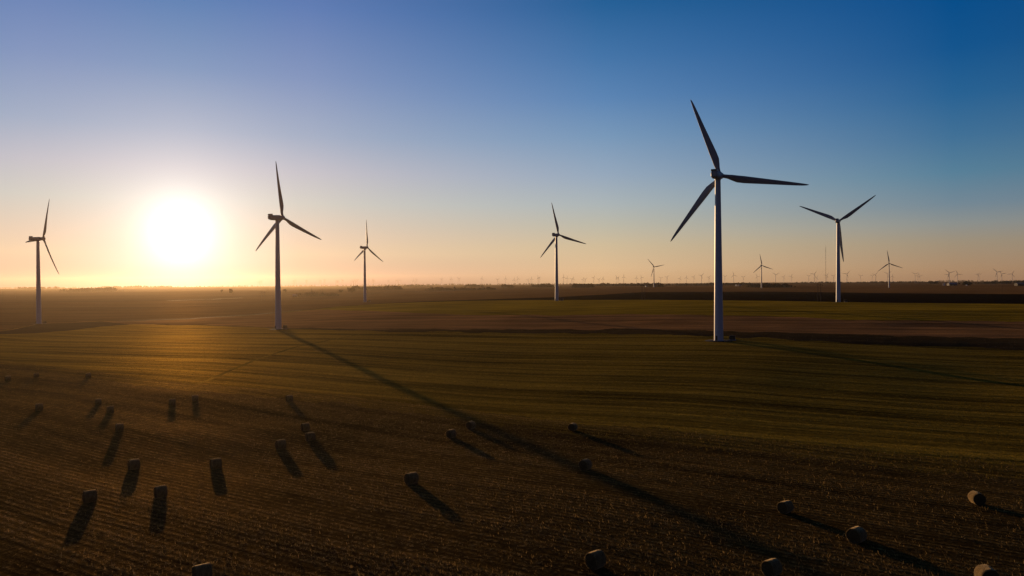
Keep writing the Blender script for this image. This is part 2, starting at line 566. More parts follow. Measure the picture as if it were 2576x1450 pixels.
def height(x, y):
    x = np.asarray(x, dtype=float)
    y = np.asarray(y, dtype=float)
    sh = x.shape
    x, y = x.ravel(), y.ravel()
    u, v = uv_of(x, y)
    z = np.full(x.shape, SOL[n_c]) + SOL[n_c + 1] * u + SOL[n_c + 2] * v
    for i in range(n_c):
        z += SOL[i] * tps((u - CTU[i]) ** 2 + (v - CTV[i]) ** 2)
    r = np.sqrt(x * x + y * y)
    for lam, amp, th, ph in WAVES:
        w = np.sin((x * math.cos(th) + y * math.sin(th)) * 2 * math.pi / lam + ph) * amp
        z += w * np.clip(r / (lam * 0.35), 0, 1)
    # a shallow hollow among the bales and its low lip
    z += 0.55 * np.exp(-(((x + 66) / 30) ** 2 + ((y - 166) / 12) ** 2)) - 0.35 * np.exp(-(((x + 60) / 30) ** 2 + ((y - 140) / 12) ** 2))
    return z.reshape(sh)


def hz(x, y):
    return float(height(np.array([x]), np.array([y]))[0])


TS = np.exp(np.linspace(math.log(30), math.log(11600), 1250))


def hit(x, y, cap=20000.0):
    """point of the terrain seen at a photograph position"""
    d = ray(x, y)
    px, py, pz = d.x * TS, d.y * TS, CAM_Z + d.z * TS
    below = pz < height(px, py)
    if not below.any():
        return Vector((d.x * cap, cap, 0)), cap
    i = int(np.argmax(below))
    lo, hi = (TS[i - 1] if i else 5.0), TS[i]
    for _ in range(18):
        mdl = 0.5 * (lo + hi)
        if CAM_Z + d.z * mdl < hz(d.x * mdl, d.y * mdl):
            hi = mdl
        else:
            lo = mdl
    s = min(hi, cap)
    return Vector((d.x * s, d.y * s, hz(d.x * s, d.y * s))), s


def at(x, dist):
    """point of the terrain on the bearing of photograph column x, dist metres ahead"""
    d = ray(x, 715)
    return Vector((d.x * dist, dist, hz(d.x * dist, dist)))


# ------------------------------------------------------------------ fields (bands of land between traced boundaries)
CURVES = [
    [(-600, 840), (0, 906), (498, 967), (858, 994), (1127, 1028), (1433, 1063), (1717, 1084), (2100, 1124), (2576, 1178), (3200, 1255)],
    [(-600, 852), (0, 841), (106, 838), (175, 833), (262, 821), (322, 817.5), (500, 817.5), (700, 826), (805, 829), (966, 834), (1288, 837), (1610, 840), (1932, 852), (2240, 870), (2576, 880), (3200, 898)],
    [(-600, 846), (0, 834), (75, 821), (100, 814.5), (157, 813), (266, 808), (285, 813.5), (322, 816.5), (500, 816.5), (700, 824.5), (805, 826.5), (966, 829), (1288, 829), (1610, 829), (1932, 836), (2240, 844), (2576, 854), (3200, 872)],
    [(-600, 844), (0, 833), (75, 820.3), (100, 813.8), (157, 812.3), (266, 807), (285, 809), (322, 809), (416, 805.6), (478, 803.7), (534, 799.3), (644, 793), (691, 788), (800, 779.5), (894, 782.5), (966, 785), (1078, 789.3), (1191, 792.5), (1413, 793), (1610, 790.6), (1785, 793), (1932, 797), (2240, 806.5), (2576, 810), (3200, 818)],
    [(-600, 843.6), (0, 832.6), (75, 820), (100, 813.5), (157, 812), (266, 806.7), (285, 808.6), (322, 808.7), (416, 805.2), (478, 803.3), (534, 798.9), (644, 792.6), (691, 787.6), (800, 778), (844, 772), (966, 764), (1078, 760), (1191, 757), (1288, 755.6), (1610, 754.4), (1932, 757.3), (2254, 762.5), (2576, 765), (3200, 770)],
    [(-600, 843.2), (0, 832.2), (75, 819.7), (100, 813.2), (157, 811.7), (266, 806.3), (285, 808.2), (322, 808.3), (416, 804.8), (478, 803), (534, 798.5), (644, 792.2), (691, 787.2), (800, 777.6), (844, 771.6), (966, 763.3), (1078, 758.4), (1191, 754.6), (1288, 751.5), (1400, 748), (1519, 741.5), (1610, 735.5), (1932, 734), (2254, 738), (2576, 740.4), (3200, 745)],
    [(-600, 795), (0, 781), (322, 778), (644, 766), (800, 755), (969, 737), (1066, 735.6), (1116, 733), (1288, 728.7), (1395, 725.6), (1488, 722), (1610, 718.6), (1932, 719), (2254, 720.5), (2576, 721.6), (3200, 725)],
    [(-600, 772), (0, 764), (322, 758.7), (460, 755.6), (534, 753.5), (700, 745), (966, 730.4), (1100, 727), (1288, 722), (1500, 716.6), (1610, 714.8), (2254, 714.4), (2576, 714.4), (3200, 714)],
]
AZS = np.radians(np.linspace(-62, 62, 420))
CAPS = [400, 900, 900, 1200, 1500, 1900, 6000, 9000]


def curve_y(cv, x):
    xs = [p[0] for p in cv]
    ys = [p[1] for p in cv]
    return float(np.interp(x, xs, ys))


RADII = np.zeros((len(CURVES), len(AZS)))
GRID_R = np.exp(np.linspace(math.log(30), math.log(11600), 1000))
gx = np.sin(AZS)[:, None] * GRID_R[None]
gy = np.cos(AZS)[:, None] * GRID_R[None]
gz = height(gx, gy)
# photograph coordinates of every terrain sample
dep = gy * FW.y + (gz - CAM_Z) * FW.z
sx = 1288 + FPX * (gx * RT.x + gy * RT.y + (gz - CAM_Z) * RT.z) / dep
sy = 725 - FPX * (gx * UP.x + gy * UP.y + (gz - CAM_Z) * UP.z) / dep
for ci, cv in enumerate(CURVES):
    cy = np.interp(np.clip(sx, -600, 3200), [p[0] for p in cv], [p[1] for p in cv])
    above = sy <= cy
    first = np.argmax(above, axis=1)
    none = ~above.any(axis=1)
    rr = GRID_R[first]
    prev = np.maximum(first - 1, 0)
    ii = np.arange(len(AZS))
    e1 = sy[ii, first] - cy[ii, first]
    e0 = sy[ii, prev] - cy[ii, prev]
    tt = np.where(np.abs(e1 - e0) > 1e-9, e0 / (e0 - e1 + 1e-12), 1)
    rr = GRID_R[prev] + (GRID_R[first] - GRID_R[prev]) * np.clip(tt, 0, 1)
    rr = np.where(none, CAPS[ci], np.minimum(rr, CAPS[ci] / np.cos(AZS)))
    RADII[ci] = rr
for ci in range(1, len(CURVES)):
    RADII[ci] = np.maximum(RADII[ci], RADII[ci - 1] * 1.0015 + 0.05)


def smooth_row(r, k):
    ker = np.ones(k) / k
    return np.convolve(np.pad(r, k // 2, mode='edge'), ker, mode='valid')


for ci in range(len(CURVES)):
    RADII[ci] = smooth_row(RADII[ci], 3)
edge = np.random.RandomState(21)
for ci in range(4):
    RADII[ci] *= 1 + .006 * np.convolve(edge.normal(0, 1, len(AZS) + 4), np.ones(5) / 5 ** .5, mode='valid')
for ci in range(1, len(CURVES)):
    RADII[ci] = np.maximum(RADII[ci], RADII[ci - 1] * 1.001 + 0.05)


def band(name, r0, r1, mat, rows, ridge=None):
    t = np.linspace(0, 1, rows + 1)[:, None]
    lr = np.log(r0)[None] * (1 - t) + np.log(r1)[None] * t
    R = np.exp(lr)
    X, Y = np.sin(AZS)[None] * R, np.cos(AZS)[None] * R
    Z = height(X, Y)
    if ridge is not None:
        px_ = 1288 + FPX * np.tan(AZS)
        keep = np.interp(px_, [60, 85, 250, 275, 700, 800], [0, 1.4, 1.4, 0, 0, 1])
        hgt = np.clip((r1 - r0)[None] / 10.0, 0, 1) * ridge * keep[None]
        rnd = np.random.RandomState(3).uniform(0.7, 1.2, size=R.shape)
        Z = Z + hgt * np.sin(np.pi * t) ** 0.7 * rnd
    V = np.stack([X, Y, Z], -1).reshape(-1, 3)
    n = len(AZS)
    i, j = np.meshgrid(np.arange(rows), np.arange(n - 1), indexing='ij')
    Q = np.stack([i * n + j, i * n + j + 1, (i + 1) * n + j + 1, (i + 1) * n + j], -1).reshape(-1, 4)
    o = link(name, fast_mesh(name, V, Q), mat)
    tag(o, kind='structure')
    return o


one = np.ones(len(AZS))
hl = np.random.RandomState(8)
HEAD = RADII[0] * (.925 + .012 * smooth_row(hl.normal(0, 1, len(AZS)), 5))
M['headland'] = field_mat('grassy_headland', (.009, .0062, .0013), (.052, .036, .0062), (.26, .18, .04), -57.7, 2.6, 0.16, 0.36, grain=1.2, streak=0.7, patch=0.02, swath=.4, rowcol=.5, sheen=.2, sheen_col=(.54, .35, .05), gloss=.045, gloss_col=(1, .60, .15))
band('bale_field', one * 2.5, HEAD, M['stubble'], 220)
band('grassy_headland', HEAD, RADII[0], M['headland'], 14)
band('green_field', RADII[0], RADII[1], M['green'], 150)
band('weedy_ditch', RADII[1], RADII[2], M['weeds'], 8, ridge=.22)  # low weedy ridge and darker colour stand for the shaded field edge
band('brown_stubble_field', RADII[2], RADII[3], M['brown'], 60)
band('far_green_field', RADII[3], RADII[4], M['green2'], 40)
band('ploughed_field', RADII[4], RADII[5], M['plough'], 40)
band('far_stubble_field', RADII[5], RADII[6], M['far1'], 50)
band('distant_farmland', RADII[6], RADII[7], M['far2'], 40)
band('distant_plain', RADII[7], one * 11800, M['far3'], 70)

# ground sheet under everything, out to the horizon all round
ga = np.radians(np.linspace(0, 360, 145))[:-1]
gr_ = np.concatenate([[1.0], np.exp(np.linspace(math.log(6), math.log(11900), 80))])
GX, GY = np.sin(ga)[None] * gr_[:, None], np.cos(ga)[None] * gr_[:, None]
GZ = height(GX, GY) - (0.7 + 0.0008 * gr_[:, None])
n = len(ga)
i, j = np.meshgrid(np.arange(len(gr_) - 1), np.arange(n), indexing='ij')
j2 = (j + 1) % n
GQ = np.stack([i * n + j, (i + 1) * n + j, (i + 1) * n + j2, i * n + j2], -1).reshape(-1, 4)
# centre cap
gV = np.stack([GX, GY, GZ], -1).reshape(-1, 3)
gme = fast_mesh('ground', gV, GQ[:, ::-1])
tag(link('ground', gme, M['soil']), kind='structure')


def strip(name, pts, width, mat, lift=0.06, cap=8000):
    """a narrow farm track laid on the land along photographed points"""
    W = [hit(x, y, cap)[0] for x, y in pts]
    fine = []
    for p, q in zip(W[:-1], W[1:]):
        k = max(4, min(40, int((q - p).length / 15)))
        for s in range(k):
            fine.append(p.lerp(q, s / k))
    fine.append(W[-1])
    V, Fq = [], []
    for k, p in enumerate(fine):
        d = (fine[min(k + 1, len(fine) - 1)] - fine[max(k - 1, 0)])
        nn = Vector((-d.y, d.x, 0)).normalized()
        for s in (-0.5, 0.5):
            q = p + nn * width * s
            V.append((q.x, q.y, hz(q.x, q.y) + lift))
    for k in range(len(fine) - 1):
        Fq.append((2 * k, 2 * k + 1, 2 * k + 3, 2 * k + 2))
    return tag(link(name, mesh_from(name, V, Fq), mat), kind='structure')


strip('dirt_track', [(300, 808.5), (416, 804.6), (478, 802.7), (534, 798.3), (644, 792), (691, 787), (760, 781)], 2.4, M['track'], 0.12)
M['seam'] = field_mat('mown_seam', (.03, .023, .003), (.06, .046, .006), (.08, .06, .008), 20, 3.0, .05, .06, swath=.02, sheen=.14, sheen_col=(.55, .4, .03), gloss=.05, gloss_col=(1, .62, .12))
strip('mown_strip', [(500, 966), (560, 941), (640, 907), (745, 873), (830, 856), (905, 842)], 1.8, M['seam'], 0.03)
strip('gravel_road', [(966, 736.2), (1066, 735), (1116, 732.6), (1288, 728.2), (1395, 725.3), (1488, 722)], 9.0, M['track'], 0.3)
strip('farm_lane', [(420, 757.3), (460, 755.9), (534, 753.8), (610, 750)], 6.0, M['track'], 0.3)

# ------------------------------------------------------------------ wind turbines
H = 80.0


def blade_mesh():
    R = 41.9
    st = [(0.028, 1.9, 1.0, 8), (0.06, 1.9, 1.0, 8), (0.095, 2.15, .75, 12), (0.14, 2.9, .45, 13), (0.2, 3.5, .32, 11), (0.28, 3.55, .26, 9), (0.38, 3.2, .23, 7), (0.5, 2.75, .21, 5),
          (0.62, 2.3, .19, 3.5), (0.74, 1.9, .18, 2.2), (0.85, 1.48, .17, 1.2), (0.93, 1.08, .16, .6), (0.975, .68, .16, .3), (1.0, .14, .2, 0)]
    seg = 20
    V, Fq = [], []
    for f, c, tc_, tw in st:
        z = f * R
        le = 0.5 - 0.2 * min(1, max(0, (f - .06) / .14))   # pitch axis share ahead
        ct, sn = math.cos(rad(tw)), math.sin(rad(tw))
        pre = 0.9 * f ** 3       # slight forward bend of the tip
        for i in range(seg):
            a = 2 * math.pi * i / seg
            xs = 0.5 * (1 - math.cos(a))      # 0 at leading edge, 1 at trailing edge
            if tc_ > .9:
                x, yv = -c / 2 * math.cos(a), c / 2 * math.sin(a)
            else:
                th = 5 * tc_ * c * (0.2969 * math.sqrt(max(xs, 0)) - .126 * xs - .3516 * xs ** 2 + .2843 * xs ** 3 - .1015 * xs ** 4)
                x, yv = (xs - le) * c, (th if a < math.pi else -th)
            V.append((x * ct - yv * sn, x * sn + yv * ct + pre, z))
    k = len(st)
    for s in range(k - 1):
        for i in range(seg):
            j = (i + 1) % seg
            Fq.append((s * seg + i, s * seg + j, (s + 1) * seg + j, (s + 1) * seg + i))
    Fq.append(tuple(range((k - 1) * seg, k * seg)))
    me = mesh_from('blade', V, Fq, True)
    bm = bmesh.new()
    bm.from_mesh(me)
    bmesh.ops.recalc_face_normals(bm, faces=bm.faces)
    bm.to_mesh(me)
    bm.free()
    me.set_sharp_from_angle(angle=rad(50))
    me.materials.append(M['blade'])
    return me


def tower_mesh():
    prof = [(0, -1.2), (2.32, -1.2), (2.32, 0.15), (2.25, 0.2)]
    for k in range(4):
        z0, z1 = 0.2 + k * 19.75, 0.2 + (k + 1) * 19.75
        r = lambda z: 2.25 - (2.25 - 1.33) * (z / 79.2)
        prof += [(r(z0), z0), (r(z1 - .12), z1 - .12), (r(z1 - .12) + .05, z1 - .1), (r(z1) + .05, z1)]
    prof += [(1.5, 79.3), (1.5, 79.75), (0, 79.75)]
    me = lathe('tower', prof, 40)
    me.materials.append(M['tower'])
    return me


def nacelle_mesh():
    # cross-sections along the axle (y): (y, half width, bottom, top, corner)
    secs = [(-7.4, 1.25, 0.95, 3.1, .5), (-7.0, 1.5, 0.6, 3.35, .6), (-5.0, 1.72, -0.05, 3.5, .6), (-2.0, 1.78, -0.2, 3.55, .65), (1.6, 1.75, -0.2, 3.5, .65), (2.8, 1.6, 0.0, 3.3, .75), (3.35, 1.3, 0.35, 2.95, .8)]
    V, Fq = [], []
    per = 16
    for y, hw, b, t, c in secs:
        zc, hh = (b + t) / 2, (t - b) / 2
        for i in range(per):
            a = 2 * math.pi * (i + .5) / per
            ca_, sa_ = math.cos(a), math.sin(a)
            e = 0.45
            x = hw * math.copysign(abs(ca_) ** e, ca_)
            z = zc + hh * math.copysign(abs(sa_) ** e, sa_)
            V.append((x, y, z))
    k = len(secs)
    for s in range(k - 1):
        for i in range(per):
            j = (i + 1) % per
            Fq.append((s * per + j, s * per + i, (s + 1) * per + i, (s + 1) * per + j))
    Fq.append(tuple(range(per)))
    Fq.append(tuple(reversed(range((k - 1) * per, k * per))))
    me = mesh_from('nacelle', V, Fq, True)
    me.set_sharp_from_angle(angle=rad(38))
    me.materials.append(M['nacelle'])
    return me


def cooler_mesh():
    bm = bmesh.new()
    box(bm, (0, -5.9, 3.95), (2.9, 2.3, 1.15), 0.18)
    me = bm_mesh('cooler', bm)
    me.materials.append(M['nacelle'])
    me.materials.append(M['grille'])
    return me


def grille_mesh():
    bm = bmesh.new()
    box(bm, (0, -7.07, 4.0), (2.2, .06, .7))
    for k in range(5):
        box(bm, (0, -7.12, 3.74 + .13 * k), (2.2, .05, .03))
    me = bm_mesh('vent', bm)
    me.materials.append(M['grille'])
    return me


def hub_mesh():
    prof = [(0.0, -1.75), (1.35, -1.75), (1.62, -1.2), (1.72, -.4), (1.7, .3), (1.5, 1.0), (1.1, 1.55), (.6, 1.9), (0.0, 2.02)]
    me = lathe('hub', prof, 28, angle=rad(60))
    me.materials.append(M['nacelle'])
    return me


def door_mesh():
    bm = bmesh.new()
    box(bm, (-.5, -2.24, 1.5), (.95, .12, 2.2), .03)
    for k in range(4):
        box(bm, (-.5, -2.5 - .28 * k, .45 - .13 * k), (1.1, .26, .06))
    me = bm_mesh('door', bm)
    me.materials.append(M['box'])
    return me


TM = dict(door=door_mesh(), tower=tower_mesh(), nacelle=nacelle_mesh(), cooler=cooler_mesh(), vent=grille_mesh(), hub=hub_mesh(), blade=blade_mesh())
TILT = rad(5)


def turbine(pos, yaw, phase, label, group, scale=1.0, rotor=1.0, detail=True):
    root = bpy.data.objects.new('wind_turbine', None)
    COL.objects.link(root)
    root.location = pos
    root.rotation_euler = (0, 0, -rad(yaw))
    root.scale = (scale,) * 3
    tag(root, label, 'wind turbine', group)
    tw = link('tower', TM['tower'], None, root)
    if detail:
        link('door', TM['door'], None, tw)
    nac = link('nacelle', TM['nacelle'], None, root)
    nac.matrix_local = Matrix.Translation((0, 0, 79.9)) @ Matrix.Rotation(TILT, 4, 'X')
    if detail:
        cl = link('cooler', TM['cooler'], None, nac)
        link('vent', TM['vent'], None, nac)
    axle = Matrix.Translation((0, 0, 79.9)) @ Matrix.Rotation(TILT, 4, 'X') @ Matrix.Translation((0, 5.0, 1.62))
    hb = link('hub', TM['hub'], None, root)
    hb.matrix_local = axle @ Matrix.Rotation(-math.pi / 2, 4, 'X')
    for k in range(3):
        b = link('blade', TM['blade'], None, root)
        b.matrix_local = axle @ Matrix.Rotation(rad(phase + 120 * k), 4, 'Y') @ Matrix.Scale(rotor, 4, (0, 0, 1))
    return root


MAIN = {  # yaw, rotor phase, label
    'A': (34.8, 27.1, 'white wind turbine left of the glowing sun, seen nearly side on', 1.0),
    'B': (32.4, -5.0, 'white wind turbine just right of the sun, its long shadow crossing the bales', 1.0),
    'C': (42.9, 2.7, 'smaller white wind turbine at far end of its field, right of the sunlit turbine', 1.0),
    'D': (39.1, -12.0, 'mid-sized wind turbine near the middle, on far edge of green field before ploughed land', 1.0),
    'E': (30.6, -19.8, 'largest and closest wind turbine, one blade pointing right over the green field', 1.0),
    'F': (32.7, -65.2, 'wind turbine with one blade hanging down beside its tower, other two raised in a V', 1.0),
    'G': (30.1, -39.9, 'small wind turbine left of the largest one, its blade tipped up to the left', 1.03),
    'I': (37.5, -9.3, 'small wind turbine between the largest turbine and the one with V-raised blades', 1.02),
    'J': (31.6, -7.8, 'small wind turbine right of the V-bladed one, its top blade nearly upright', 1.06)}
POS = {}
for k, (yaw, ph, lab, rs_) in MAIN.items():
    x, y, d = BASES[k]
    dr = ray(x, y)
    p = Vector((dr.x * d, d, hz(dr.x * d, d)))
    POS[k] = p
    turbine(p, yaw, ph, lab, 'wind turbines standing in the fields', rotor=rs_)
    pad = lathe('gravel_pad', [(0, .10), (4.0, .10), (6.5, .02), (7.5, -.4)], 40)
    for v in pad.vertices:
        v.co.z += hz(p.x + v.co.x, p.y + v.co.y) - p.z + .03
    po = link('gravel_pad', pad, M['gravel'])
    po.location = p
    tag(po, kind='structure')

# far turbines on the skyline: photograph column, hub row, blade length (grid px * 8), phase
SKY = []


def tile(ox, oy, rows):
    for zx, zy, bl, ph in rows:
        SKY.append(((ox + zx / 7.1556) * 0.89444, (oy + zy / 7.1556) * 0.89444, bl, ph))


tile(2520, 700, [(385, 512, 69, 62), (437, 545, 42, 20), (482, 545, 50, 88), (1045, 522, 60, -88), (1075, 487, 100, 72), (1240, 510, 86, -21), (1648, 512, 46, -85), (1673, 512, 48, 62), (2033, 472, 97, -43), (2133, 508, 80, -45), (2338, 510, 78, -94)])
tile(2160, 660, [(153, 810, 75, -58), (315, 855, 42, -90), (468, 825, 50, -98), (820, 832, 45, -62), (930, 797, 82, -85), (982, 872, 40, 30), (1183, 822, 62, -86), (1320, 835, 42, -68), (1588, 797, 82, -80), (1865, 828, 52, 65), (2098, 838, 45, 60), (2165, 805, 66, -80), (2410, 790, 76, -66), (2505, 842, 48, 5)])
tile(1800, 700, [(28, 572, 48, -22), (415, 595, 40, 70), (543, 570, 44, -75), (803, 597, 40, 20), (935, 582, 50, 8), (1083, 565, 54, -88), (1238, 540, 70, -78), (1387, 578, 44, -80), (1707, 550, 56, 62), (1885, 530, 72, -12), (2078, 575, 42, -62), (2355, 555, 52, -25)])
tile(1440, 740, [(40, 340, 32, 10), (117, 318, 40, -15), (323, 342, 30, 40), (390, 322, 48, 0), (525, 296, 60, -20), (546, 300, 50, 22), (1038, 280, 62, 0), (1108, 300, 50, 2), (1200, 325, 36, 50), (1232, 322, 40, 5), (1425, 335, 30, 25), (1470, 328, 36, -60), (1643, 268, 52, -88), (1748, 335, 30, 45), (1830, 318, 40, 2), (2108, 286, 48, -25), (2135, 305, 42, 30), (2247, 262, 60, 0), (2505, 302, 40, 8)])
tile(1080, 740, [(93, 362, 28, 12), (258, 358, 30, 40), (318, 356, 32, 75), (592, 352, 34, 0), (648, 345, 38, 78), (1155, 328, 40, 42), (1350, 318, 44, -9), (1508, 315, 40, 64), (1968, 303, 50, 12), (2282, 338, 38, 60), (2447, 298, 48, 2)])
tile(720, 740, [(60, 388, 28, 15), (100, 376, 28, 50), (745, 378, 26, 30), (787, 358, 32, 0), (1015, 368, 28, 45), (1290, 366, 28, 65), (1382, 352, 32, 75), (1620, 368, 26, 10), (1648, 370, 26, 50), (1735, 354, 32, 80), (1936, 364, 28, 20), (1985, 358, 28, 0), (2030, 350, 32, 66), (2268, 356, 32, 25), (2345, 360, 26, 0), (2373, 350, 34, 55)])

LAND = [(98, 'the turbine left of the sun'), (700, 'the turbine just right of the sun'), (918, "the small turbine past the sun"), (1400, "the mid-sized middle turbine"),
        (1645, "the small turbine with up-left blade"), (1808, "the largest turbine"), (1916, "the small turbine right of the largest"), (2109, 'the V-bladed turbine'), (2237, 'the rightmost small field turbine'), (2600, 'the frame edge')]
ORD = ['first', 'second', 'third', 'fourth', 'fifth', 'sixth', 'seventh', 'eighth', 'ninth', 'tenth', 'eleventh', 'twelfth', 'thirteenth', 'fourteenth', 'fifteenth', 'sixteenth', 'seventeenth', 'eighteenth', 'nineteenth', 'twentieth']
SKY.sort()
cnt = {}
rnd = random.Random(11)
for x, y, bl, ph in SKY:
    prev = [l for l in LAND if l[0] < x][-1]
    c = cnt.get(prev[1], 0)
    cnt[prev[1]] = c + 1
    lab = f'tiny hazy skyline wind turbine, {ORD[c]} one right of {prev[1]}'
    bpx = bl / 8.0
    D = max(2600.0, min(11000.0, 42 * FPX / bpx * 0.93))
    p = at(x, D)
    # stand it so that its hub shows where the skyline needs it (ground under far hills differs)
    dr = ray(x, y)
    p.z = min(p.z + 12, max(p.z - 25, CAM_Z + dr.z * D - 81.5))
    yaw = 33 + rnd.uniform(-7, 7)
    turbine(p, yaw, ph, lab, 'far wind turbines along the skyline', detail=False)

# transformer boxes beside towers


def transformer(p, size, label):
    root = bpy.data.objects.new('transformer_box', None)
    COL.objects.link(root)
    root.location = p
    root.rotation_euler = (0, 0, rad(-20))
    tag(root, label, 'transformer', 'transformer boxes beside the turbine towers')
    w, d, h = size
    bm = bmesh.new()
    box(bm, (0, 0, .05), (w + .6, d + .6, .5))
    me = bm_mesh('plinth', bm)
    link('plinth', me, M['concrete'], root)
    bm = bmesh.new()
    box(bm, (0, 0, .3 + h / 2), (w, d, h), 0.06)
    for k in range(7):
        box(bm, (-w / 2 - .14, -d * .4 + k * d * .8 / 6, .35 + h * .45), (.28, .06, h * .7))
    me = bm_mesh('cabinet', bm)
    cab = link('cabinet', me, M['box'], root)
    bm = bmesh.new()
    for s in (-1, 1):
        box(bm, (s * w * .245, -d / 2 - .03, .35 + h * .48), (w * .46, .05, h * .8), .015)
    link('door', bm_mesh('door', bm), M['box'], cab)
    bm = bmesh.new()
    vs = box(bm, (0, 0, .3 + h + .11), (w + .25, d + .25, .2), 0.03)
    link('lid', bm_mesh('lid', bm), M['gravel'], root)


for k, off, size, lab in (('B', (5.3, -1.0), (2.3, 1.9, 2.1), 'dark transformer box at the foot of the turbine just right of the sun'),
                          ('E', (6.9, 0.4), (2.6, 2.0, 1.8), 'dark transformer box at the foot of the largest turbine'),
                          ('D', (6.2, 0.0), (3.0, 2.2, 2.3), 'dark transformer box at the foot of the mid-sized middle turbine'),
                          ('F', (7.6, 0.0), (2.6, 2.2, 1.7), 'dark transformer box at the foot of the turbine with V-raised blades'),
                          ('C', (6.5, 0.0), (2.4, 2.0, 1.6), 'dark transformer box at foot of the smaller turbine past the sun'),
                          ('A', (5.5, 0.0), (2.2, 1.8, 1.9), 'dark transformer box at the foot of the turbine left of the sun')):
    p = POS[k] + Vector((off[0], off[1], 0))
    p.z = hz(p.x, p.y) + .15
    transformer(p, size, lab)

# ------------------------------------------------------------------ hay bales


def bale_mats():
    m, t, b, out = new_mat('bale_straw_end')
    tcn = N(t, 'ShaderNodeTexCoord')
    sepn = N(t, 'ShaderNodeSeparateXYZ')
    t.links.new(tcn.outputs['Object'], sepn.inputs[0])
    r = math_node(t, 'SQRT', math_node(t, 'ADD', math_node(t, 'POWER', sepn.outputs[0], 2.0), math_node(t, 'POWER', sepn.outputs[2], 2.0)))
    th = math_node(t, 'ARCTAN2', sepn.outputs[2], sepn.outputs[0])
    nz = noise(t, tcn.outputs['Object'], 7, 4, .7)
    sp = math_node(t, 'SINE', math_node(t, 'ADD', math_node(t, 'ADD', math_node(t, 'MULTIPLY', r, 46), th), math_node(t, 'MULTIPLY', nz, 5)))
    f = math_node(t, 'ADD', math_node(t, 'MULTIPLY', sp, .22), nz)
    t.links.new(mixcol(t, remap(t, f, .2, .85), (.05, .031, .012), (.16, .10, .042)), b.inputs['Base Color'])
    b.inputs['Roughness'].default_value = .95
    b.inputs['Specular IOR Level'].default_value = .03
    bp = N(t, 'ShaderNodeBump')
    bp.inputs['Distance'].default_value = .06
    t.links.new(f, bp.inputs['Height'])
    t.links.new(bp.outputs[0], b.inputs['Normal'])
    m2, t, b, out = new_mat('bale_net_wrap')
    tcn = N(t, 'ShaderNodeTexCoord')
    st = noise(t, vmath(t, 'MULTIPLY', tcn.outputs['Object'], (3, 26, 3)), 1.0, 4, .7)
    bl = noise(t, tcn.outputs['Object'], 2.2, 3, .6)
    f = math_node(t, 'ADD', math_node(t, 'MULTIPLY', st, .6), math_node(t, 'MULTIPLY', bl, .4))
    t.links.new(mixcol(t, remap(t, f, .35, .65), (.12, .072, .023), (.29, .19, .07)), b.inputs['Base Color'])
    b.inputs['Roughness'].default_value = .95
    b.inputs['Specular IOR Level'].default_value = .03
    b.inputs['Sheen Weight'].default_value = 1.0
    b.inputs['Sheen Roughness'].default_value = .35
    b.inputs['Sheen Tint'].default_value = (.95, .7, .36, 1)
    bp = N(t, 'ShaderNodeBump')
    bp.inputs['Distance'].default_value = .07
    t.links.new(f, bp.inputs['Height'])
    t.links.new(bp.outputs[0], b.inputs['Normal'])
    return m, m2


ME_END, ME_WRAP = bale_mats()


